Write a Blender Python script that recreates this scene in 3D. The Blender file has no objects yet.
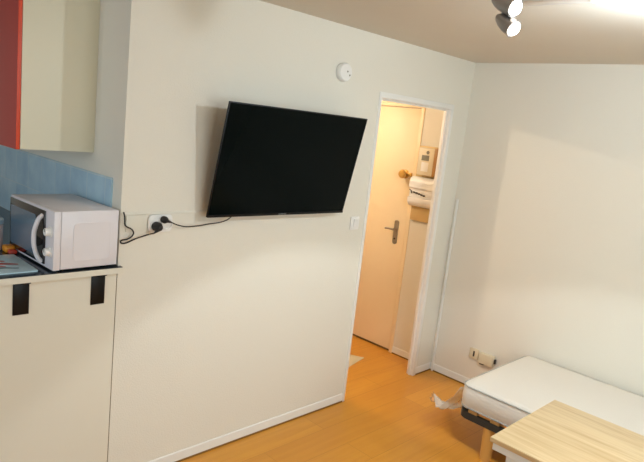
import bpy, bmesh, math, random
from mathutils import Vector, Matrix
random.seed(7)
scene = bpy.context.scene
COL = scene.collection

# ------------------------------------------------------------------ helpers
def lin(c):
    return tuple(((v/255)/12.92 if v/255 <= .04045 else ((v/255+.055)/1.055)**2.4) for v in c)

def mat(name, rgb, rough=.5, metal=0., bump=0., bscale=60., vary=0., vscale=3., emit=None, estr=0., trans=0., alpha=1., coat=0., spec=.5):
    m = bpy.data.materials.new(name); m.use_nodes = True
    nt = m.node_tree; N = nt.nodes; L = nt.links
    b = N['Principled BSDF']
    c = lin(rgb)
    b.inputs['Base Color'].default_value = (*c, 1)
    b.inputs['Roughness'].default_value = rough
    b.inputs['Metallic'].default_value = metal
    b.inputs['Specular IOR Level'].default_value = spec
    b.inputs['Transmission Weight'].default_value = trans
    b.inputs['Alpha'].default_value = alpha
    b.inputs['Coat Weight'].default_value = coat
    if emit:
        b.inputs['Emission Color'].default_value = (*lin(emit), 1)
        b.inputs['Emission Strength'].default_value = estr
    tc = N.new('ShaderNodeTexCoord')
    nz = N.new('ShaderNodeTexNoise'); nz.inputs['Scale'].default_value = vscale; nz.inputs['Detail'].default_value = 4
    L.new(tc.outputs['Object'], nz.inputs['Vector'])
    mx = N.new('ShaderNodeMix'); mx.data_type = 'RGBA'
    mx.inputs[6].default_value = (*[v*(1-vary) for v in c], 1)
    mx.inputs[7].default_value = (*[min(1, v*(1+vary)) for v in c], 1)
    L.new(nz.outputs['Fac'], mx.inputs[0]); L.new(mx.outputs[2], b.inputs['Base Color'])
    if bump:
        n2 = N.new('ShaderNodeTexNoise'); n2.inputs['Scale'].default_value = bscale; n2.inputs['Detail'].default_value = 3
        L.new(tc.outputs['Object'], n2.inputs['Vector'])
        bp = N.new('ShaderNodeBump'); bp.inputs['Strength'].default_value = bump; bp.inputs['Distance'].default_value = .004
        L.new(n2.outputs['Fac'], bp.inputs['Height']); L.new(bp.outputs['Normal'], b.inputs['Normal'])
    return m

def wood(name, ca, cb, cell=(.19, 1.2), along='x', rough=.35, grain=(2, 38), gap=.0, seamdark=.8, gmix=.6):
    """planks (brick texture) + stretched noise grain"""
    m = bpy.data.materials.new(name); m.use_nodes = True
    nt = m.node_tree; N = nt.nodes; L = nt.links; b = N['Principled BSDF']
    b.inputs['Roughness'].default_value = rough
    tc = N.new('ShaderNodeTexCoord')
    mp = N.new('ShaderNodeMapping')
    if along == 'y': mp.inputs['Rotation'].default_value = (0, 0, math.pi/2)
    L.new(tc.outputs['Object'], mp.inputs['Vector'])
    br = N.new('ShaderNodeTexBrick'); br.inputs['Scale'].default_value = 1
    br.inputs['Brick Width'].default_value = cell[1]; br.inputs['Row Height'].default_value = cell[0]
    br.inputs['Mortar Size'].default_value = gap; br.offset = .37
    A, B = lin(ca), lin(cb)
    br.inputs['Color1'].default_value = (*A, 1)
    br.inputs['Color2'].default_value = (*[a*.55+b_*.45 for a, b_ in zip(A, B)], 1)
    br.inputs['Mortar'].default_value = (*[v*seamdark for v in B], 1)
    L.new(mp.outputs['Vector'], br.inputs['Vector'])
    m2 = N.new('ShaderNodeMapping'); m2.inputs['Scale'].default_value = (grain[0], grain[1], grain[1])
    L.new(mp.outputs['Vector'], m2.inputs['Vector'])
    nz = N.new('ShaderNodeTexNoise'); nz.inputs['Scale'].default_value = 1; nz.inputs['Detail'].default_value = 5; nz.inputs['Distortion'].default_value = .6
    L.new(m2.outputs['Vector'], nz.inputs['Vector'])
    rp = N.new('ShaderNodeValToRGB'); rp.color_ramp.elements[0].position = .42; rp.color_ramp.elements[1].position = .72
    L.new(nz.outputs['Fac'], rp.inputs['Fac'])
    ml = N.new('ShaderNodeMath'); ml.operation = 'MULTIPLY'; ml.inputs[1].default_value = gmix
    L.new(rp.outputs['Color'], ml.inputs[0])
    mx = N.new('ShaderNodeMix'); mx.data_type = 'RGBA'
    L.new(ml.outputs[0], mx.inputs[0]); L.new(br.outputs['Color'], mx.inputs[6]); mx.inputs[7].default_value = (*B, 1)
    L.new(mx.outputs[2], b.inputs['Base Color'])
    return m

def tiles(name, c1, c2, grout, w, h):
    m = bpy.data.materials.new(name); m.use_nodes = True
    nt = m.node_tree; N = nt.nodes; L = nt.links; b = N['Principled BSDF']
    b.inputs['Roughness'].default_value = .3
    tc = N.new('ShaderNodeTexCoord'); sp = N.new('ShaderNodeSeparateXYZ'); cb = N.new('ShaderNodeCombineXYZ')
    L.new(tc.outputs['Object'], sp.inputs[0]); L.new(sp.outputs['Y'], cb.inputs['X']); L.new(sp.outputs['Z'], cb.inputs['Y'])
    mp = N.new('ShaderNodeMapping'); mp.inputs['Location'].default_value = (-.085-.06, -1.107, 0)
    L.new(cb.outputs[0], mp.inputs['Vector'])
    br = N.new('ShaderNodeTexBrick'); br.offset = 0; br.inputs['Scale'].default_value = 1
    br.inputs['Brick Width'].default_value = w; br.inputs['Row Height'].default_value = h; br.inputs['Mortar Size'].default_value = .0025
    br.inputs['Color1'].default_value = (*lin(c1), 1); br.inputs['Color2'].default_value = (*lin(c2), 1); br.inputs['Mortar'].default_value = (*lin(grout), 1)
    L.new(mp.outputs['Vector'], br.inputs['Vector'])
    nz = N.new('ShaderNodeTexNoise'); nz.inputs['Scale'].default_value = 9; nz.inputs['Detail'].default_value = 4
    L.new(tc.outputs['Object'], nz.inputs['Vector'])
    mx = N.new('ShaderNodeMix'); mx.data_type = 'RGBA'; mx.blend_type = 'OVERLAY'; mx.inputs[0].default_value = .45
    L.new(br.outputs['Color'], mx.inputs[6]); L.new(nz.outputs['Fac'], mx.inputs[7])
    hs = N.new('ShaderNodeHueSaturation'); hs.inputs['Saturation'].default_value = .9
    L.new(mx.outputs[2], hs.inputs['Color']); L.new(hs.outputs['Color'], b.inputs['Base Color'])
    return m

class MB:
    """collects shapes into one mesh object"""
    def __init__(s): s.bm = bmesh.new()
    def _merge(s, t, M=None):
        if M is not None: t.transform(M)
        me = bpy.data.meshes.new('tmp'); t.to_mesh(me); t.free()
        s.bm.from_mesh(me); bpy.data.meshes.remove(me)
    def box(s, a, b, bev=0., seg=2, M=None):
        t = bmesh.new(); bmesh.ops.create_cube(t, size=1)
        sx, sy, sz = [b[i]-a[i] for i in range(3)]
        for v in t.verts:
            v.co = Vector((a[0]+(v.co.x+.5)*sx, a[1]+(v.co.y+.5)*sy, a[2]+(v.co.z+.5)*sz))
        if bev: bmesh.ops.bevel(t, geom=t.edges[:], offset=bev, segments=seg, affect='EDGES', profile=.5)
        s._merge(t, M); return s
    def prism(s, pts, axis, lo, hi, bev=0., M=None, seg=2):
        """pts: outline in the other two axes (cyclic order), extruded along axis"""
        t = bmesh.new()
        def mk(p, h):
            if axis == 'x': return (h, p[0], p[1])
            if axis == 'y': return (p[0], h, p[1])
            return (p[0], p[1], h)
        A = [t.verts.new(mk(p, lo)) for p in pts]; B = [t.verts.new(mk(p, hi)) for p in pts]
        t.faces.new(A); t.faces.new(B[::-1]); n = len(pts)
        for i in range(n): t.faces.new((A[i], B[i], B[(i+1) % n], A[(i+1) % n]))
        bmesh.ops.recalc_face_normals(t, faces=t.faces[:])
        if bev: bmesh.ops.bevel(t, geom=[e for e in t.edges], offset=bev, segments=seg, affect='EDGES')
        s._merge(t, M); return s
    def lathe(s, prof, p0, axis, n=32):
        """prof: (radius, height) list turned about axis from p0"""
        t = bmesh.new(); rings = []
        for r, h in prof:
            if r < 1e-6: rings.append([t.verts.new((0, 0, h))])
            else: rings.append([t.verts.new((r*math.cos(2*math.pi*i/n), r*math.sin(2*math.pi*i/n), h)) for i in range(n)])
        for a, b in zip(rings, rings[1:]):
            for i in range(n):
                if len(a) == 1 and len(b) == 1: continue
                if len(a) == 1: t.faces.new((a[0], b[i], b[(i+1) % n]))
                elif len(b) == 1: t.faces.new((a[i], a[(i+1) % n], b[0]))
                else: t.faces.new((a[i], a[(i+1) % n], b[(i+1) % n], b[i]))
        for r_ in (rings[0], rings[-1]):
            if len(r_) > 1: t.faces.new(r_)
        bmesh.ops.recalc_face_normals(t, faces=t.faces[:])
        q = Vector((0, 0, 1)).rotation_difference(Vector(axis).normalized())
        s._merge(t, Matrix.Translation(p0) @ q.to_matrix().to_4x4()); return s
    def cyl(s, p0, p1, r, n=20, r2=None):
        d = Vector(p1)-Vector(p0)
        return s.lathe([(r, 0), (r if r2 is None else r2, d.length)], p0, d, n)
    def tube(s, pts, r, n=10, sub=6):
        """smooth round tube through pts (Catmull-Rom)"""
        P = [Vector(p) for p in pts]; Q = [P[0]*2-P[1]] + P + [P[-1]*2-P[-2]]; path = []
        for i in range(1, len(Q)-2):
            for k in range(sub):
                u = k/sub; a, b, c, d = Q[i-1:i+3]
                path.append(.5*((2*b)+(c-a)*u+(2*a-5*b+4*c-d)*u*u+(3*b-a-3*c+d)*u**3))
        path.append(P[-1]); t = bmesh.new(); rings = []; up = Vector((.13, .2, .97)).normalized()
        for i, p in enumerate(path):
            T = (path[min(i+1, len(path)-1)]-path[max(i-1, 0)]).normalized()
            x = (up - T*up.dot(T)).normalized(); up = x; y = T.cross(x)
            rr = r[0]+(r[1]-r[0])*i/(len(path)-1) if isinstance(r, tuple) else r
            rings.append([t.verts.new(p+(x*math.cos(2*math.pi*k/n)+y*math.sin(2*math.pi*k/n))*rr) for k in range(n)])
        for a, b in zip(rings, rings[1:]):
            for i in range(n): t.faces.new((a[i], a[(i+1) % n], b[(i+1) % n], b[i]))
        t.faces.new(rings[0][::-1]); t.faces.new(rings[-1])
        bmesh.ops.recalc_face_normals(t, faces=t.faces[:])
        s._merge(t); return s
    def build(s, name, m, parent=None, smooth=True, M=None):
        if M is not None: s.bm.transform(M)
        me = bpy.data.meshes.new(name); s.bm.to_mesh(me); s.bm.free()
        if parent is not None:          # keep world placement under the (unrotated) parent
            me.transform(Matrix.Translation(-Vector(WORLD[parent.name])))
        o = bpy.data.objects.new(name, me); COL.objects.link(o)
        for i in (m if isinstance(m, (list, tuple)) else [m]): me.materials.append(i)
        if smooth:
            for p in me.polygons: p.use_smooth = True
            me.set_sharp_from_angle(angle=math.radians(35))
        WORLD[o.name] = Vector((0, 0, 0)) if parent is None else Vector(WORLD[parent.name])
        if parent is not None: o.parent = parent
        return o
WORLD = {}
def base(o, p):
    """move a parentless mesh's origin to p without moving its shape"""
    o.data.transform(Matrix.Translation(-Vector(p))); o.location = p; WORLD[o.name] = Vector(p); return o
def thing(name, label, cat, loc, group=None):
    o = bpy.data.objects.new(name, None); COL.objects.link(o); o.location = loc; o.empty_display_size = .05
    o['label'] = label; o['category'] = cat
    if group: o['group'] = group
    WORLD[o.name] = Vector(loc); return o
def tag(o, label, cat, group=None):
    o['label'] = label; o['category'] = cat
    if group: o['group'] = group
    return o
def struct(o, label, cat):
    o['kind'] = 'structure'; o['label'] = label; o['category'] = cat; return o

def rrect(w, h, r, n=5, cx=0., cy=0.):
    out = []
    for sx, sy, a0 in ((1, 1, 0), (-1, 1, 90), (-1, -1, 180), (1, -1, 270)):
        for k in range(n+1):
            a = math.radians(a0+90*k/n)
            out.append((cx+sx*(w/2-r)+r*math.cos(a), cy+sy*(h/2-r)+r*math.sin(a)))
    return out

# ------------------------------------------------------------------ materials
M = {}
M['wall'] = mat('wall_paint', (228, 223, 210), .75, bump=.35, bscale=140, vary=.015, vscale=2)
M['ceil'] = mat('ceiling_paint', (216, 209, 196), .85, bump=.25, bscale=160, vary=.02, vscale=4)
M['trim'] = mat('white_trim', (236, 234, 228), .4, vary=.01)
M['floor'] = wood('laminate', (214, 148, 50), (196, 126, 34), (.195, 1.28), 'x', .33, (1.6, 30), .0012, .75, .55)
M['oak'] = wood('oak_top', (226, 202, 160), (193, 160, 112), (.9, 4), 'y', .45, (2.2, 32), 0, 1, .8)
M['door'] = mat('door_paint', (242, 219, 178), .45, vary=.01)
M['white_plastic'] = mat('white_plastic', (236, 234, 230), .35)
M['beige_plastic'] = mat('beige_plastic', (222, 210, 182), .4)
M['tan_board'] = mat('tan_board', (205, 176, 122), .5, vary=.04)
M['black'] = mat('black_plastic', (9, 9, 11), .4, spec=.25)
M['black_rub'] = mat('black_rubber', (24, 22, 22), .55)
M['screen'] = mat('screen_glass', (3, 9, 9), .12, spec=.06)
M['silver'] = mat('logo_silver', (170, 172, 176), .35, metal=.6)
M['mw'] = mat('microwave_paint', (226, 222, 226), .35)
M['mwglass'] = mat('microwave_glass', (10, 14, 20), .08, coat=.5)
M['mwwin'] = mat('microwave_window', (86, 108, 126), .12, coat=.5)  # blue-grey of the pane's reflection is put into the base colour
M['red'] = mat('red_door', (176, 74, 68), .4)
M['orange_edge'] = mat('red_edge', (214, 72, 38), .45)
M['cream'] = mat('cream_panel', (225, 220, 205), .5, vary=.015, vscale=5)
M['cab'] = mat('cabinet_panel', (224, 218, 194), .5, vary=.01)
M['wtop'] = mat('worktop_top', (22, 36, 46), .2)
M['glassboard'] = mat('glass_board', (200, 226, 234), .12, vary=.05, vscale=8)
M['chili'] = mat('chili_red', (172, 52, 52), .3)
M['chili2'] = mat('chili_dark', (60, 82, 92), .3)
M['tile'] = tiles('blue_tile', (160, 198, 220), (186, 216, 230), (196, 214, 222), .19, .19)
M['chrome'] = mat('brushed_metal', (168, 160, 148), .3, metal=.9)
M['gunmetal'] = mat('lamp_metal', (150, 146, 144), .35, metal=.7)
M['brass'] = mat('brass', (206, 160, 82), .32, metal=.55)
M['bulb'] = mat('bulb_glow', (255, 250, 240), .3, emit=(255, 246, 232), estr=6)
M['hallbulb'] = mat('hall_bulb_glow', (255, 230, 180), .3, emit=(255, 214, 150), estr=6)
M['mattress'] = mat('mattress_knit', (224, 219, 210), .8, bump=.4, bscale=90, vary=.01)
M['piping'] = mat('mattress_piping', (172, 174, 170), .7)
M['bedframe'] = mat('bed_frame', (40, 44, 46), .4)
M['slat'] = mat('slat_wood', (206, 160, 96), .5, vary=.05)
M['legwood'] = mat('leg_wood', (214, 160, 84), .5, vary=.05)
M['tablewhite'] = mat('table_white', (228, 230, 228), .45)
M['film'] = mat('plastic_film', (250, 246, 238), .2, alpha=.36)
M['foot_strip'] = mat('foot_strip_brown', (128, 88, 30), .5)  # even dark brown for the strip below the baseboards
M['mat'] = mat('floor_mat', (206, 192, 160), .85, bump=.4, bscale=200, vary=.04)
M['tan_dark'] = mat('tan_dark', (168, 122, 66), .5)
M['grey_print'] = mat('grey_print', (120, 116, 100), .5)
M['dark_switch'] = mat('dark_switch', (66, 58, 52), .4)
M['jar'] = mat('jar_plastic', (232, 212, 210), .25, alpha=.92)
M['jarlid'] = mat('jar_lid', (186, 208, 220), .3)
M['orange'] = mat('orange_packet', (232, 150, 40), .4)
M['redp'] = mat('red_packet', (200, 70, 52), .4)
M['glass'] = mat('window_glass', (240, 244, 246), .02, alpha=.12)
M['dull_brown'] = mat('dark_brown', (112, 84, 46), .8)  # even brown of the counter joint and the door threshold

# ------------------------------------------------------------------ room (TV wall is y=0, room at y<0)
XK, XR, H = 1.259, 3.965, 2.394
XL, YF, YH, YK = -1.9, -4.3, 1.62, 2.4
DL, DR, DT = 2.925, 3.763, 2.07           # opening in the TV wall (outer edge of its frame)
T = .05
EY0, EY1, EZ = .385, 1.315, 2.075          # entrance door hole in the right wall

struct(MB().box((XL-.1, YF-.1, -.1), (XR+.1, YK+.1, 0)).build('floor', M['floor'], smooth=False), 'honey coloured wood laminate floor', 'floor')
struct(MB().box((XL-.1, YF-.1, H), (XR+.1, YK+.1, H+.1)).build('ceiling', M['ceil'], smooth=False), 'off white painted ceiling', 'ceiling')
w = MB().prism([(XK, 0), (DL, 0), (DL, DT), (DR, DT), (DR, 0), (XR, 0), (XR, H), (XK, H)], 'y', 0, T)
struct(w.build('wall_back', M['wall'], smooth=False), 'cream white wall carrying the television, with a doorway', 'wall')
w = MB().prism([(YF, 0), (EY0, 0), (EY0, EZ), (EY1, EZ), (EY1, 0), (YK, 0), (YK, H), (YF, H)], 'x', XR, XR+.1)
struct(w.build('wall_right', M['wall'], smooth=False), 'cream white wall behind the bed, running on into the hallway', 'wall')
struct(MB().box((XK, T, 0), (XK+T, YK, H)).build('wall_kitchen', M['wall'], smooth=False), 'off white kitchen wall behind the microwave', 'wall')
struct(MB().box((XK+T, YH, 0), (XR, YH+.08, H)).build('wall_hall', M['wall'], smooth=False), 'hallway end wall', 'wall')
struct(MB().box((XL, YK, 0), (XR, YK+.1, H)).build('wall_far', M['wall'], smooth=False), 'far kitchen wall', 'wall')
LY0, LY1, LZ0, LZ1 = -1.5, .9, .95, 2.15
w = MB().box((XL-.1, YF, 0), (XL, LY0, H)).box((XL-.1, LY1, 0), (XL, YK+.1, H)).box((XL-.1, LY0, 0), (XL, LY1, LZ0)).box((XL-.1, LY0, LZ1), (XL, LY1, H))
struct(w.build('wall_left', M['wall'], smooth=False), 'left room wall with an added window opening', 'wall')
w = MB()
for a, b in (((LY0, LZ0), (LY1, LZ0+.05)), ((LY0, LZ1-.05), (LY1, LZ1)), ((LY0, LZ0+.05), (LY0+.05, LZ1-.05)), ((LY1-.05, LZ0+.05), (LY1, LZ1-.05)), ((-.325, LZ0+.05), (-.275, LZ1-.05))):
    w.box((XL-.07, a[0], a[1]), (XL-.02, b[0], b[1]))
wf = struct(w.build('fill_window_2', M['trim'], smooth=False), 'white framed window added in the unseen left wall for fill light', 'window')  # unseen window, added to bring fill onto the kitchen wall
MB().box((XL-.048, LY0+.05, LZ0+.05), (XL-.042, -.325, LZ1-.05)).box((XL-.048, -.275, LZ0+.05), (XL-.042, LY1-.05, LZ1-.05)).build('fill_window_pane', M['glass'], wf, smooth=False)
WX0, WX1, WZ0, WZ1 = .2, 2.4, .95, 2.15
w = MB().box((XL-.1, YF-.1, 0), (WX0, YF, H)).box((WX1, YF-.1, 0), (XR+.1, YF, H)).box((WX0, YF-.1, 0), (WX1, YF, WZ0)).box((WX0, YF-.1, WZ1), (WX1, YF, H))
struct(w.build('wall_front', M['wall'], smooth=False), 'wall behind the viewer with an added window opening', 'wall')
w = MB()
for a, b in (((WX0, WZ0), (WX1, WZ0+.05)), ((WX0, WZ1-.05), (WX1, WZ1)), ((WX0, WZ0+.05), (WX0+.05, WZ1-.05)), ((WX1-.05, WZ0+.05), (WX1, WZ1-.05)), ((1.275, WZ0+.05), (1.325, WZ1-.05))):
    w.box((a[0], YF-.07, a[1]), (b[0], YF-.02, b[1]))
wf = struct(w.build('fill_window_1', M['trim'], smooth=False), 'white framed window added out of view behind the viewer for fill light', 'window')  # unseen window, added for soft fill from behind
MB().box((WX0+.05, YF-.048, WZ0+.05), (1.275, YF-.042, WZ1-.05)).box((1.325, YF-.048, WZ0+.05), (WX1-.05, YF-.042, WZ1-.05)).build('fill_window_pane', M['glass'], wf, smooth=False)

def bprof(h=.062, t=.005):
    return [(0, 0.010), (t, 0.010), (t, h-.006), (t*.5, h), (0, h)]
# baseboards
w = MB().prism([(-p[0], p[1]) for p in bprof()], 'x', XK+.004, DL)
w.prism([(-p[0], p[1]) for p in bprof()], 'x', DR, XR-.012)
struct(w.build('baseboard_back', M['trim'], smooth=False), 'white baseboard under the television wall', 'baseboard')
w = MB().prism([(XR-p[0], p[1]) for p in bprof()], 'y', YF, 0)
w.prism([(XR-p[0], p[1]) for p in bprof()], 'y', T, EY0)
w.prism([(XR-p[0], p[1]) for p in bprof()], 'y', EY1, YH)
struct(w.build('baseboard_right', M['trim'], smooth=False), 'white baseboard along the right wall and hallway', 'baseboard')
foot_strip = lambda s_: [(0, 0), (s_*.008, 0), (s_*.006, .010), (0, .0101)]
w = MB().prism(foot_strip(-1), 'x', XK+.004, DL).prism(foot_strip(-1), 'x', DR, XR-.008)
struct(w.build('trim_3', M['foot_strip'], smooth=False), 'thin dark brown strip at the foot of the television wall', 'trim')
w = MB()
for a, b in ((YF, 0), (T, EY0), (EY1, YH)): w.prism([(XR+p[0], p[1]) for p in foot_strip(-1)], 'y', a, b)
struct(w.build('trim_4', M['foot_strip'], smooth=False), 'thin dark brown strip at the foot of the right wall', 'trim')
# doorway frame (folded metal profile) : trim_1
f = .036
w = MB()
w.box((DL, -.006, 0), (DL+.024, T+.004, DT-f), .002).box((DR-f, -.006, 0), (DR, T+.004, DT-f), .002).box((DL, -.006, DT-f), (DR, T+.004, DT), .002)
w.box((DL+.024, .02, 0), (DL+.032, .034, DT-f)).box((DR-f-.008, .02, 0), (DR-f, .034, DT-f)).box((DL+.034, .03, DT-f-.012), (DR-f-.008, .05, DT-f))
struct(w.build('trim_1', M['trim']), 'white frame of the open doorway', 'doorway frame')
# ledge line on the wall : trim_2
w = MB().prism([(0, 1.340), (-.006, 1.340), (-.003, 1.350), (0, 1.350)], 'x', XK+.004, 1.80)
struct(w.build('trim_2', M['wall'], smooth=False), 'thin ledge line across the wall left of the television', 'trim')

# entrance door in the hallway: door_1
d = thing('door_1', 'cream painted entrance door in the warm hallway', 'door', (XR+.02, EY1, 0)); d['kind'] = 'structure'
w = MB().box((XR-.008, EY0, 0), (XR+.06, EY0+.035, EZ), .002).box((XR-.008, EY1-.035, 0), (XR+.06, EY1, EZ), .002).box((XR-.008, EY0+.035, EZ-.035), (XR+.06, EY1-.035, EZ), .002)
w.build('door_frame', M['door'], d)
p = MB().box((XR+.002, EY0+.038, .02), (XR+.042, EY1-.038, EZ-.038), .003).build('door_panel', M['door'], d)
MB().box((XR+.006, EY0+.038, .002), (XR+.05, EY1-.038, .018)).build('threshold', M['dull_brown'], d, smooth=False)
hy = .515
pl = MB().prism(rrect(.042, .20, .018, 5, hy, 1.02), 'x', XR-.006, XR+.002).build('handle_plate', M['chrome'], d)
MB().cyl((XR-.045, hy, 1.045), (XR-.006, hy, 1.045), .010).tube([(XR-.045, hy-.006, 1.045), (XR-.047, hy+.03, 1.046), (XR-.046, hy+.06, 1.044), (XR-.042, hy+.082, 1.041)], .0085).build('lever', M['chrome'], pl)
MB().lathe([(.008, 0), (.008, .004), (0, .004)], (XR-.006, hy, .965), (-1, 0, 0), 14).build('keyhole', M['dark_switch'], pl)
k = MB().lathe([(.036, 0), (.036, .006), (.018, .010), (.015, .028), (.032, .034), (.036, .048), (.029, .060), (0, .064)], (XR+.002, .495, 1.508), (-1, 0, 0), 24).build('lock_knob', M['brass'], d)
MB().box((XR-.022, .427, 1.494), (XR+.002, .475, 1.524), .004).build('bolt_housing', M['brass'], d)

# ------------------------------------------------------------------ kitchen corner
ct = thing('kitchen_counter', 'pale cream counter base under the microwave worktop', 'counter', (.94, .9, 0))
MB().box((.62, 0, 0.0), (XK-.004, .018, 1.078)).build('end_panel', M['cream'], ct, smooth=False)
MB().box((XK-.004, .002, 0.0), (XK-.0005, .018, 1.078)).build('joint_strip', M['dull_brown'], ct, smooth=False)
MB().box((.64, .018, 0.08), (XK-.001, YK-.004, 1.078)).build('carcass', M['cab'], ct, smooth=False)
for i in range(3):
    dr = MB().box((.622, .03+i*.79, .1), (.64, .805+i*.79, 1.06), .002).build('door', M['red'], ct)
    MB().tube([(.622, .75+i*.79, .8), (.592, .75+i*.79, .81), (.592, .75+i*.79, .94), (.622, .75+i*.79, .95)], .006).build('handle', M['chrome'], dr)
outl = [(.6, -.026), (1.272, -.026), (1.272, -.001), (XK-.001, -.001), (XK-.001, YK-.002), (.6, YK-.002)]
wt = MB().prism(outl, 'z', 1.078, 1.104).build('worktop', M['cream'], smooth=False)
tag(base(wt, (.93, .9, 1.078)), 'dark topped kitchen worktop with a cream front edge', 'worktop')
MB().prism([(.602, -.024), (1.270, -.024), (1.270, -.001), (XK-.001, -.001), (XK-.001, YK-.004), (.602, YK-.004)], 'z', 1.104, 1.107).build('top_surface', M['wtop'], wt, smooth=False)
def bracket(x, label):
    b = MB().box((x-.031, -.006, .940), (x+.031, 0, 1.078), .0015).box((x-.031, -.022, 1.072), (x+.031, -.006, 1.078), .0015).build('shelf_bracket', M['black'])
    tag(base(b, (x, 0, .934)), label, 'bracket', 'black brackets under the worktop edge')
bracket(.848, 'flat black bracket under the worktop, the one farther from the television')
bracket(1.169, 'flat black bracket under the worktop, directly below the microwave side')

bs = MB().box((XK-.008, .085, 1.107), (XK, YK, 1.492)).build('trim_5', M['tile'], smooth=False)
struct(bs, 'strip of blue grey wall tiles behind the microwave', 'wall tiles')

uc = thing('wall_cabinet', 'cream wall cabinet with a red door above the worktop', 'cabinet', (XK, .291, 1.584))
MB().box((.932, .291, 1.584), (XK, 1.491, 2.36), .001).build('cabinet_body', M['cab'], uc)
for i in range(2):
    dd = MB().box((.914, .291+i*.601, 1.582), (.931, .889+i*.601, 2.358), .0015)
    o = dd.build('cabinet_door', [M['red'], M['orange_edge']], uc)
    for pgn in o.data.polygons:
        if abs(pgn.normal.x) < .5: pgn.material_index = 1

# microwave
MX0, MX1, MY0, MY1, MZ0, MZ1 = .964, 1.262, -.010, .43, 1.107, 1.364
MY0 = -.020
mw = thing('microwave', 'white microwave with a dark glass door at the worktop end', 'microwave', ((MX0+MX1)/2, (MY0+MY1)/2, MZ0))
X1 = XK-.012; MY1 = .440
MB().box((MX0+.03, MY0, MZ0+.010), (X1, MY1, MZ1), .004).prism(rrect(.165, .165, .022, 5, 1.128, 1.232), 'y', MY0-.002, MY0+.002, .0008).build('body', M['mw'], mw)
bz = MB().box((MX0, MY0, MZ0+.008), (MX0+.029, MY1, MZ1), .003).build('front_bezel', M['mw'], mw)
dy0 = .058
dd = MB().box((MX0-.006, dy0, MZ0+.020), (MX0, MY1-.008, MZ1-.010), .002).build('door', M['mwglass'], mw)
MB().prism(rrect(.275, .175, .012, 4, .282, 1.236), 'x', MX0-.0075, MX0-.006).build('door_window', M['mwwin'], dd)
MB().tube([(MX0-.004, .079, 1.335), (MX0-.022, .082, 1.315), (MX0-.034, .088, 1.27), (MX0-.036, .090, 1.235), (MX0-.034, .088, 1.20), (MX0-.022, .082, 1.155), (MX0-.004, .079, 1.135)], .0095, 12).build('door_handle', M['mw'], dd)
for z in (1.275, 1.19):
    kb = MB().lathe([(.024, 0), (.024, .004), (.018, .006), (.016, .022), (.014, .024), (0, .024)], (MX0, .014, z), (-1, 0, 0), 24).build('knob', M['white_plastic'], mw)
    MB().box((MX0-.0255, .012, z), (MX0-.023, .016, z+.014)).build('pointer', M['grey_print'], kb, smooth=False)
for y in (.03, .38):
    for x in (MX0+.05, X1-.04): MB().cyl((x, y, MZ0), (x, y, MZ0+.011), .012, 14).build('foot', M['black'], mw)
MB().box((1.225, MY0-.0015, 1.116), (1.228, MY0+.001, 1.119)).build('screw', M['grey_print'], mw, smooth=False)

Rz = Matrix.Translation((MX0, MY0, 0)) @ Matrix.Rotation(math.radians(2), 4, 'Z') @ Matrix.Translation((-MX0, -MY0, 0))
mw.location = Rz @ mw.location; mw.rotation_euler.z = math.radians(2)
# chopping board with printed chillies
cb = MB().prism(rrect(.36, .30, .012, 4, .745, .172), 'z', 1.107, 1.112, .001).build('glass_chopping_board', M['glassboard'])
tag(base(cb, (.745, .172, 1.107)), 'pale blue glass board printed with red chillies on the worktop', 'chopping board')
def blob(name, pts, r, m, z=1.1125):
    o = MB().tube([(x, y, z) for x, y in pts], r, 10)
    bmesh.ops.scale(o.bm, vec=(1, 1, .12), verts=o.bm.verts, space=Matrix.Translation((0, 0, -z)))
    return o.build(name, m, cb)
blob('printed_chilli', [(.70, .20), (.77, .19), (.83, .17), (.885, .145)], (.028, .006), M['chili'])
blob('printed_chilli', [(.68, .24), (.74, .25), (.80, .235), (.85, .205)], (.022, .006), M['chili'])
blob('printed_shadow', [(.76, .10), (.81, .105), (.85, .09), (.868, .085)], (.010, .005), M['chili2'])
blob('printed_chilli', [(.72, .135), (.78, .14), (.83, .125)], (.018, .005), M['chili'])

jr = thing('storage_jar', 'pinkish translucent jar left of the microwave', 'jar', (.862, .47, 1.107))
MB().lathe([(0, 0), (.058, 0), (.062, .006), (.062, .112), (.056, .122)], (.862, .47, 1.107), (0, 0, 1), 32).build('jar_body', M['jar'], jr)
MB().lathe([(.058, 0), (.064, .002), (.064, .020), (.060, .024), (0, .024)], (.862, .47, 1.227), (0, 0, 1), 32).build('jar_lid', M['jarlid'], jr)
pk = thing('snack_packet', 'small orange and red packet beside the microwave front', 'packet', (.925, .385, 1.107))
MB().box((.905, .365, 1.107), (.948, .42, 1.137), .008, 3).build('wrapper', M['orange'], pk)
MB().box((.912, .335, 1.107), (.946, .365, 1.125), .006, 3).build('end_flap', M['redp'], pk)

# ------------------------------------------------------------------ television
tv = thing('television', 'large black flat television tilted forward on the wall', 'television', (2.16, -.06, 1.332))
TW, TH = .970, .573; tilt = math.radians(11.2)
TM = Matrix.Translation((2.155, -.062, 1.327)) @ Matrix.Rotation(tilt, 4, 'X')   # local: x across, z up, -y to the viewer
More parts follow.
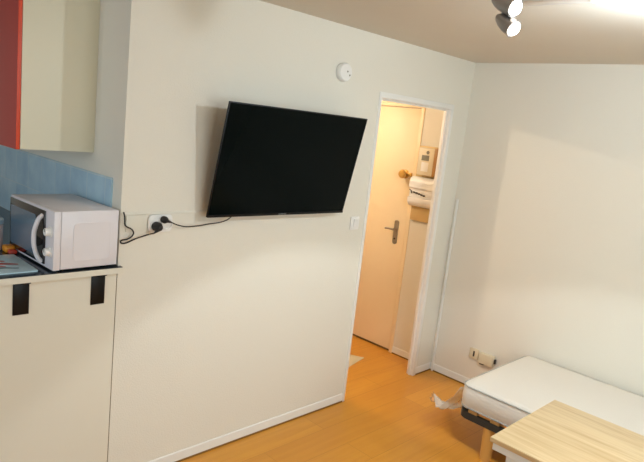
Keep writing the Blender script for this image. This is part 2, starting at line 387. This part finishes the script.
# tilt: top leans to the room (-y)
MB().box((-TW/2, -.004, 0), (TW/2, .006, TH), .003).build('casing', M['black'], tv, M=TM)
MB().box((-.44, .006, .03), (.44, .022, .54), .006, 3).box((-.36, .022, .06), (.36, .046, .42), .012, 3).build('rear_housing', M['black'], tv, M=TM)
MB().box((-TW/2+.006, -.0048, .013), (TW/2-.006, -.0035, TH-.006)).build('screen', M['screen'], tv, smooth=False, M=TM)
MB().box((-TW/2+.002, -.0075, 0), (TW/2-.002, -.0035, .013), .0015).build('lower_bezel', M['black'], tv, M=TM)
cu = bpy.data.curves.new('logo_text', 'FONT'); cu.body = 'SAMSUNG'; cu.size = .011; cu.extrude = .0004; cu.align_x = 'CENTER'; cu.space_character = 1.15
to = bpy.data.objects.new('logo_tmp', cu); COL.objects.link(to); bpy.context.view_layer.update()
me = bpy.data.meshes.new_from_object(to.evaluated_get(bpy.context.evaluated_depsgraph_get())); bpy.data.objects.remove(to)
me.transform(Matrix.Translation((0.0, -.0078, .0028)) @ Matrix.Rotation(math.pi/2, 4, 'X'))
lg = MB(); lg.bm.from_mesh(me); bpy.data.meshes.remove(me)
lg.build('logo', M['silver'], tv, smooth=False, M=TM)
br = MB().box((2.05, -.012, 1.46), (2.27, 0, 1.78), .002)
for x in (2.06, 2.245):
    br.prism([(-.012, 1.50), (-.012, 1.76), (-.122, 1.80), (-.052, 1.49)], 'x', x, x+.015)
br.build('wall_mount', M['black'], tv)

# sockets and cables left of the television
ws = thing('double_wall_socket', 'white double wall socket holding two black plugs', 'socket', (1.455, 0, 1.296))
MB().prism(rrect(.125, .082, .020, 5, 1.455, 1.296), 'y', -.011, 0, .002).build('faceplate', M['white_plastic'], ws)
for x, z in ((1.428, 1.286), (1.487, 1.293)):
    MB().lathe([(.029, 0), (.029, .006), (.024, .006), (.022, .002), (0, .002)], (x, -.011, z), (0, -1, 0), 24).build('socket_well', M['white_plastic'], ws)
bp_ = MB().box((1.285, -.008, 1.262), (1.385, 0, 1.338), .002).build('blank_cover_plate', M['cream'])
tag(base(bp_, (1.335, 0, 1.30)), 'cream blank cover plate between the microwave and the wall socket', 'cover plate')
def plug(b, pts, lab, r, sz, cable, seed):
    t = thing('plug_cable', lab, 'cable', b)
    x, y, z = b
    MB().lathe([(.019*sz, 0), (.020*sz, .018*sz), (.014*sz, .034*sz), (.008*sz, .040*sz), (0, .040*sz)], (x, y, z), (0, -1, 0), 20).build('plug', M['black_rub'], t)
    MB().tube([pts[0], (Vector(pts[0])+Vector(pts[1]))/2, pts[1]], (.011*sz, r*1.2), 10, 4).build('strain_relief', M['black_rub'], t)
    MB().tube(pts, r, 8, 8).build('cord', M['black_rub'], t)
def wp(zx, zy, y=-.018):     # points along the looping cord, measured on the wall
    return Vector((1.264+(zx-66)*.00101, y, 1.357-(zy-108)*.000905-(zx-66)*.00007))
plug((1.428, -.014, 1.284), [(1.428, -.050, 1.280)] + [wp(*p) for p in ((205, 204, -.048), (185, 214, -.036), (130, 240, -.022), (88, 263), (66, 266), (58, 258), (66, 250), (90, 245), (110, 231), (118, 212), (108, 194), (88, 184), (75, 172), (73, 150), (71, 128), (66, 110))],
     'black microwave plug and looping cord at the left of the wall socket', .0034, 1.15, None, 1)
plug((1.466, -.014, 1.315), [(1.466, -.044, 1.314), (1.490, -.046, 1.306), (1.530, -.034, 1.290), (1.590, -.02, 1.276), (1.655, -.018, 1.277), (1.72, -.025, 1.286), (1.78, -.034, 1.294), (1.825, -.04, 1.312), (1.85, -.045, 1.345)],
     'thin black television cord drooping from the wall socket to the screen', .0028, .85, None, 2)

# smoke detector & light switch
sd = thing('smoke_detector', 'round white detector high on the wall above the television', 'detector', (2.568, 0, 2.137))
MB().lathe([(.050, 0), (.052, .004), (.052, .028), (.047, .036), (.040, .038), (0, .038)], (2.568, 0, 2.137), (0, -1, 0), 40).build('housing', M['white_plastic'], sd)
for x, z in ((2.576, 2.142), (2.596, 2.123)): MB().lathe([(.005, 0), (.005, .0015), (0, .0015)], (x, -.038, z), (0, -1, 0), 12).build('vent_hole', M['grey_print'], sd)
sw = thing('light_switch', 'small off white light switch left of the doorway', 'light switch', (2.832, 0, 1.242))
MB().box((2.792, -.008, 1.200), (2.872, 0, 1.284), .003).build('faceplate', M['white_plastic'], sw)
MB().prism([(-.008, 1.215), (-.011, 1.215), (-.015, 1.269), (-.008, 1.269)], 'x', 2.818, 2.862).build('rocker', M['white_plastic'], sw)

# cable trunking in the corner
ctk = MB().box((XR-.012, -.034, .0), (XR-.0, -.018, 1.385), .002).build('cable_trunking', M['trim'])
tag(base(ctk, (XR-.011, -.025, 0)), 'thin white upright cable trunking in the corner right of the doorway', 'cable trunking')

# ------------------------------------------------------------------ hallway wall units
em = thing('electricity_meter', 'beige electricity meter with grey display, top of the hallway panel', 'meter', (XR-.018, .28, 1.525))
mbd = MB().box((XR-.018, .200, 1.155), (XR, .382, 1.752), .003).build('meter_board', M['tan_board'])
tag(base(mbd, (XR-.009, .291, 1.155)), 'tan board on the hallway wall behind the meter and fuse box', 'board')
MB().box((XR-.062, .200, 1.525), (XR-.018, .350, 1.738), .008, 3).build('meter_case', M['beige_plastic'], em)
MB().box((XR-.0635, .245, 1.640), (XR-.062, .315, 1.682), .0005).build('display', M['grey_print'], em)
MB().lathe([(.014, 0), (.014, .002), (0, .002)], (XR-.062, .262, 1.705), (-1, 0, 0), 16).build('dial', M['grey_print'], em)
MB().box((XR-.0635, .245, 1.556), (XR-.062, .310, 1.628), .0005).build('label_plate', M['white_plastic'], em)
MB().box((XR-.070, .165, 1.525), (XR-.0185, .199, 1.742), .004).build('side_strip', M['tan_dark'], em)  # darker brown strip beside the meter case
fb = thing('fuse_box', 'white rounded fuse box under the meter in the hallway', 'fuse box', (XR-.018, .28, 1.266))
def fprof(d):   # rounded shells above and below a recessed band (x = depth toward the hall)
    o = XR-.022
    return o
o_ = XR-.018
def shell(z0, z1, top):
    pr = [(o_, z0), (o_, z1)]
    n = 8
    zz = []
    if top:  # rounded upper front edge
        for i in range(n+1):
            a = math.pi/2*i/n; zz.append((o_-.012-.050*math.sin(a), z1-.050+.050*math.cos(a)))
        zz.append((o_-.062, z0))
    else:
        zz.append((o_-.062, z1))
        for i in range(n+1):
            a = math.pi/2*i/n; zz.append((o_-.012-.050*math.cos(a), z0+.050-.050*math.sin(a)))
    pr = [(o_, z0), (o_, z1)] + zz if top else [(o_, z0), (o_, z1)] + zz
    # prism along y: outline in (x,z)
    return MB().prism(pr, 'y', .150, .388, .002).build('cover_shell', M['white_plastic'], fb)
shell(1.418, 1.508, True); shell(1.270, 1.345, False)
MB().box((o_-.048, .154, 1.345), (o_, .384, 1.418), .001).build('breaker_band', M['white_plastic'], fb)
for i in range(5):
    y = .335-i*.024
    MB().box((o_-.058, y-.009, 1.378-.004*i), (o_-.048, y+.009, 1.390-.004*i), .002).build('breaker_toggle', M['dark_switch'], fb)
MB().tube([(o_-.05, .385, 1.400), (o_-.054, .365, 1.392), (o_-.053, .358, 1.372)], .004, 8).build('seal_wire', M['dark_switch'], fb)
mt = MB().prism([(3.66, .435), (3.575, .60), (3.05, .46), (3.13, .305)], 'z', 0, .005, .0015).build('door_mat', M['mat'])
tag(base(mt, (3.335, .46, 0)), 'small beige mat on the hallway floor past the doorway', 'mat')

# sockets on the right wall
s1 = thing('wall_socket', 'cream wall socket with a dark slot above the bed end', 'socket', (XR, -.363, .266))
MB().box((XR-.010, -.402, .226), (XR, -.326, .308), .004).build('faceplate', M['beige_plastic'], s1)
MB().box((XR-.0115, -.372, .245), (XR-.010, -.358, .288), .0005).build('slot', M['dark_switch'], s1)
s2 = thing('junction_box', 'cream square surface box right of the wall socket by the mattress', 'junction box', (XR, -.475, .262))
MB().box((XR-.034, -.535, .222), (XR, -.418, .304), .006, 3).build('box_cover', M['beige_plastic'], s2)
MB().box((XR-.020, -.549, .250), (XR-.002, -.535, .284), .003).build('side_clip', M['dark_switch'], s2)
MB().box((XR-.026, -.462, .212), (XR-.004, -.425, .222), .003).build('cable_entry', M['dark_switch'], s2)

# ------------------------------------------------------------------ bed
BX0, BX1, BY1, BY0 = 3.085, 3.940, -.775, -2.72
fr = thing('bed_base', 'low dark slatted bed frame on wooden legs under the mattress', 'bed base', ((BX0+BX1)/2, -1.75, 0))
w = MB()
r = .07; path = []
for cx, cy, a0 in ((BX1-r, BY1-r, 0), (BX0+r, BY1-r, 90), (BX0+r, BY0+r, 180), (BX1-r, BY0+r, 270)):
    for k in range(7):
        a = math.radians(a0+15*k); path.append((cx+r*math.cos(a), cy+r*math.sin(a)))
# rectangular-section ring
t = bmesh.new(); rings = []
cx_, cy_ = (BX0+BX1)/2, (BY0+BY1)/2
n = len(path)
for i, (x, y) in enumerate(path):
    px, py = path[i-1]; qx, qy = path[(i+1) % n]
    tx, ty = qx-px, qy-py; l = math.hypot(tx, ty); nx, ny = ty/l, -tx/l
    rings.append([t.verts.new((x, y, .205)), t.verts.new((x-nx*.025, y-ny*.025, .205)), t.verts.new((x-nx*.025, y-ny*.025, .246)), t.verts.new((x, y, .246))])
for i in range(n):
    a, b = rings[i], rings[(i+1) % n]
    for k in range(4): t.faces.new((a[k], a[(k+1) % 4], b[(k+1) % 4], b[k]))
bmesh.ops.recalc_face_normals(t, faces=t.faces[:])
w._merge(t)
w.build('side_rail', M['bedframe'], fr)
ny = 13
for i in range(ny):
    y = BY1-.10-i*(BY1-BY0-.2)/(ny-1)
    sl = MB().box((BX0+.026, y-.027, .250), (BX1-.026, y+.027, .262), .003).build('slat', M['slat'], fr)
    MB().box((BX0+.006, y-.030, .246), (BX0+.036, y+.030, .266), .003).build('slat_cap', M['slat'] if i in (0, 1, 2) else M['bedframe'], sl)
for x in (BX0+.038, BX1-.05):
    for y in (-.985, BY0+.24):
        MB().lathe([(.034, 0), (.037, .204), (0, .205)], (x, y, 0), (0, 0, 1), 24).build('leg', M['legwood'], fr)
ms = thing('mattress', 'thin white single mattress lying on the bed frame', 'mattress', (cx_, cy_, .266))
w = MB()
t = bmesh.new()
def mring(off, z, rad):
    out = []
    for cx, cy, a0 in ((BX1-rad, BY1-rad, 0), (BX0+rad, BY1-rad, 90), (BX0+rad, BY0+rad, 180), (BX1-rad, BY0+rad, 270)):
        for k in range(9):
            a = math.radians(a0+90*k/8)
            out.append(t.verts.new((cx+(rad-off)*math.cos(a), cy+(rad-off)*math.sin(a), z)))
    return out
prof = [(.03, .266), (.010, .269), (.0, .282), (-.004, .34), (0, .395), (.008, .410), (.022, .418), (.045, .421)]
rr = [mring(o, z, .06) for o, z in prof]
for a, b in zip(rr, rr[1:]):
    n = len(a)
    for i in range(n): t.faces.new((a[i], a[(i+1) % n], b[(i+1) % n], b[i]))
t.faces.new(rr[0][::-1]); t.faces.new(rr[-1])
bmesh.ops.recalc_face_normals(t, faces=t.faces[:])
w._merge(t); w.build('mattress_body', M['mattress'], ms)
def pip(z):
    pts = []
    rad = .06
    for cx, cy, a0 in ((BX1-rad, BY1-rad, 0), (BX0+rad, BY1-rad, 90), (BX0+rad, BY0+rad, 180), (BX1-rad, BY0+rad, 270)):
        for k in range(7):
            a = math.radians(a0+15*k); pts.append((cx+rad*math.cos(a), cy+rad*math.sin(a), z))
    pts.append(pts[0])
    MB().tube(pts, .0045, 6, 1).build('piping', M['piping'], ms)
pip(.404); pip(.276)

# crumpled plastic film by the bed end
def film():
    t = bmesh.new(); nu, nv = 16, 16; g = []
    a0, a1 = Vector((3.10, BY1+.008, .375)), Vector((3.50, BY1+.008, .30))
    b0, b1 = Vector((3.09, -.565, .25)), Vector((3.50, -.46, .012))
    for i in range(nu+1):
        row = []
        for j in range(nv+1):
            u, v = i/nu, j/nv
            p = a0.lerp(a1, u).lerp(b0.lerp(b1, u), v)
            p.z -= .10*math.sin(math.pi*v)*(1-.3*u)
            p += Vector((math.sin(9*v+3*u), math.sin(13*u+4*v), math.sin(10*u+7*v)))*.022*v
            p += Vector([random.uniform(-.007, .007) for _ in range(3)])*min(1, 2*v)
            p.z = max(p.z, .008+.004*math.sin(20*u)**2); p.y = max(p.y, BY1+.008)
            row.append(t.verts.new(p))
        g.append(row)
    for i in range(nu):
        for j in range(nv): t.faces.new((g[i][j], g[i+1][j], g[i+1][j+1], g[i][j+1]))
    w = MB(); w._merge(t); return w
o = film().build('plastic_film', M['film'])
tag(base(o, (3.3, BY1+.05, .012)), 'crumpled clear plastic film hanging off the mattress end', 'plastic film')
sm = o.modifiers.new('thickness', 'SOLIDIFY'); sm.thickness = .0015

# ------------------------------------------------------------------ coffee table
TZ = .56; TX0, TX1, TY1, TY0 = 2.362, 3.026, -1.352, -2.36
ft = thing('coffee_table', 'oak topped low table with white legs in front of the bed', 'table', ((TX0+TX1)/2, (TY0+TY1)/2, 0))
MB().box((TX0, TY0, TZ-.022), (TX1, TY1, TZ), .0015).build('tabletop', M['oak'], ft)
i_ = .012
w = MB().box((TX0+i_, TY1-i_-.018, TZ-.058), (TX1-i_, TY1-i_, TZ-.022)).box((TX0+i_, TY0+i_, TZ-.058), (TX1-i_, TY0+i_+.018, TZ-.022))
w.box((TX0+i_, TY0+i_+.018, TZ-.058), (TX0+i_+.018, TY1-i_-.018, TZ-.022)).box((TX1-i_-.018, TY0+i_+.018, TZ-.058), (TX1-i_, TY1-i_-.018, TZ-.022))
w.build('apron', M['tablewhite'], ft, smooth=False)
for x in (TX0+.048, TX1-.098):
    for y in (TY0+.05, TY1-.115):
        MB().box((x, y, 0), (x+.05, y+.05, TZ-.022), .002).build('leg', M['tablewhite'], ft)

# ------------------------------------------------------------------ ceiling spotlight
cl = thing('ceiling_spotlight', 'grey metal ceiling spotlight with two lit heads', 'ceiling light', (2.20, -1.45, H))
MB().box((2.165, -2.0, H-.034), (2.235, -1.262, H), .010, 3).build('mounting_bar', M['white_plastic'], cl)
MB().lathe([(.026, 0), (.026, .004), (.020, .007), (0, .008)], (2.20, -1.55, H-.034), (0, 0, -1), 28).build('downlight_lens', M['bulb'], cl)
HEADS = []
def head(back, front, joint):
    b, f = Vector(back), Vector(front); d = (f-b).normalized(); L = (f-b).length
    hd = MB().lathe([(0, 0), (.009, .002), (.017, .012), (.026, .035), (.031, .060), (.033, L), (.029, L), (.026, L-.006), (0, L-.006)], b, d, 32).build('lamp_head', M['gunmetal'], cl)
    MB().lathe([(.0245, L-.005), (.0245, L+.004), (.020, L+.010), (0, L+.013)], b, d, 28).build('bulb', M['bulb'], hd)
    MB().tube([b+d*.03+Vector((0, 0, .015)), (b+d*.03+Vector(joint))/2, joint], .0055, 8).build('stem', M['gunmetal'], hd)
    HEADS.append((f+d*.02, d))
head((2.068, -1.237, 2.295), (2.060, -1.318, 2.245), (2.062, -1.262, 2.345))
head((2.066, -1.210, 2.360), (2.041, -1.322, 2.312), (2.166, -1.28, 2.374))
head((2.205, -1.80, 2.335), (2.255, -1.86, 2.270), (2.20, -1.80, 2.362))  # unseen head, placed to carry the added spill light
head((2.225, -1.96, 2.300), (2.280, -1.905, 2.325), (2.20, -1.96, 2.362))

# hallway ceiling bulb, room ceiling globe behind the viewer
hl = thing('hall_pendant', 'bare warm bulb hanging from the hallway ceiling', 'ceiling light', (2.86, 1.30, H))
MB().lathe([(.045, 0), (.045, .012), (.020, .02), (.018, .035), (.018, .048)], (2.86, 1.30, H), (0, 0, -1), 24).build('holder', M['white_plastic'], hl)
MB().lathe([(.013, 0), (.018, .010), (.026, .030), (.028, .045), (.022, .062), (0, .072)], (2.86, 1.30, H-.060), (0, 0, -1), 24).build('bulb', M['hallbulb'], hl)
MB().lathe([(.013, 0), (.013, .022)], (2.86, 1.30, H-.044), (0, 0, -1), 20).build('bulb_cap', M['chrome'], hl)

# ------------------------------------------------------------------ lights
def light(name, kind, loc, power, color, **k):
    l = bpy.data.lights.new(name, kind); l.energy = power; l.color = color
    for a, v in k.items(): setattr(l, a, v)
    o = bpy.data.objects.new(name, l); COL.objects.link(o); o.location = loc; return o
def aim(o, d): o.rotation_euler = Vector(d).to_track_quat('-Z', 'Y').to_euler()
WARM = (1, .93, .82)
LP = {
 'spot_down': (54, (.88, .96, 1)), 'spot_head': (3, (1, .96, .88)), 'spot_head2': (3, (1, .96, .88)), 'spot_up': (7, (.62, .84, 1)), 'added_spill': (44, (.80, .92, 1)),
 'hall_glow': (40, (1, .79, .57)), 'kitchen_fill': (41, (.69, .87, 1)), 'window_fill': (68, (.84, .97, 1)),
}
def L_(name, kind, loc, **k): return light(name, kind, loc, LP[name][0], LP[name][1], **k)
l = L_('spot_down', 'SPOT', (2.20, -1.55, 2.34), spot_size=math.radians(101), spot_blend=.14, shadow_soft_size=.03)   # the cone that draws the arc on the TV wall
aim(l, (.06, .05, -1))
l = L_('spot_head', 'SPOT', HEADS[0][0], spot_size=math.radians(150), spot_blend=.9, shadow_soft_size=.03); aim(l, HEADS[0][1])
l = L_('spot_head2', 'SPOT', HEADS[1][0], spot_size=math.radians(150), spot_blend=.9, shadow_soft_size=.03); aim(l, HEADS[1][1])
l = L_('spot_up', 'SPOT', HEADS[3][0], spot_size=math.radians(120), spot_blend=.8, shadow_soft_size=.03); aim(l, HEADS[3][1])
L_('added_spill', 'POINT', HEADS[2][0]+HEADS[2][1]*.03, shadow_soft_size=.04)  # added point light for general spill, at the unseen third head
L_('hall_glow', 'POINT', (2.86, 1.30, 2.24), shadow_soft_size=.025)
l = L_('kitchen_fill', 'AREA', (XL-.25, -.3, 1.6), shape='RECTANGLE', size=2.4, size_y=1.2); aim(l, (1, 0, -.02))  # added fill for the kitchen, outside the added left window
l = L_('window_fill', 'AREA', (1.3, YF-.25, 1.6), shape='RECTANGLE', size=2.2, size_y=1.2); aim(l, (0, 1, -.05))  # added soft fill, outside the added window behind the viewer
wd = bpy.data.worlds.new('world'); scene.world = wd; wd.use_nodes = True
wd.node_tree.nodes['Background'].inputs[0].default_value = (.55, .68, .9, 1); wd.node_tree.nodes['Background'].inputs[1].default_value = .6

# ------------------------------------------------------------------ camera
Yw, Pt, Rl = .80358, -.17575, -.11157
f = Vector((math.sin(Yw)*math.cos(Pt), math.cos(Yw)*math.cos(Pt), math.sin(Pt)))
r0 = Vector((math.cos(Yw), -math.sin(Yw), 0)); d0 = f.cross(r0)
rr_ = math.cos(Rl)*r0+math.sin(Rl)*d0; dd_ = -math.sin(Rl)*r0+math.cos(Rl)*d0
cam = bpy.data.cameras.new('camera'); co = bpy.data.objects.new('camera', cam); COL.objects.link(co)
Rm = Matrix((rr_, -dd_, -f)).transposed()
co.matrix_world = Matrix.Translation((0, -2.4593, 1.8329)) @ Rm.to_4x4()
cam.sensor_width = 36; cam.sensor_fit = 'HORIZONTAL'; cam.lens = 599.34/644*36; cam.clip_start = .05
scene.camera = co
vs = scene.view_settings; vs.view_transform = 'Standard'; vs.look = 'None'; vs.gamma = 1; vs.exposure = 0.0; vs.use_curve_mapping = False
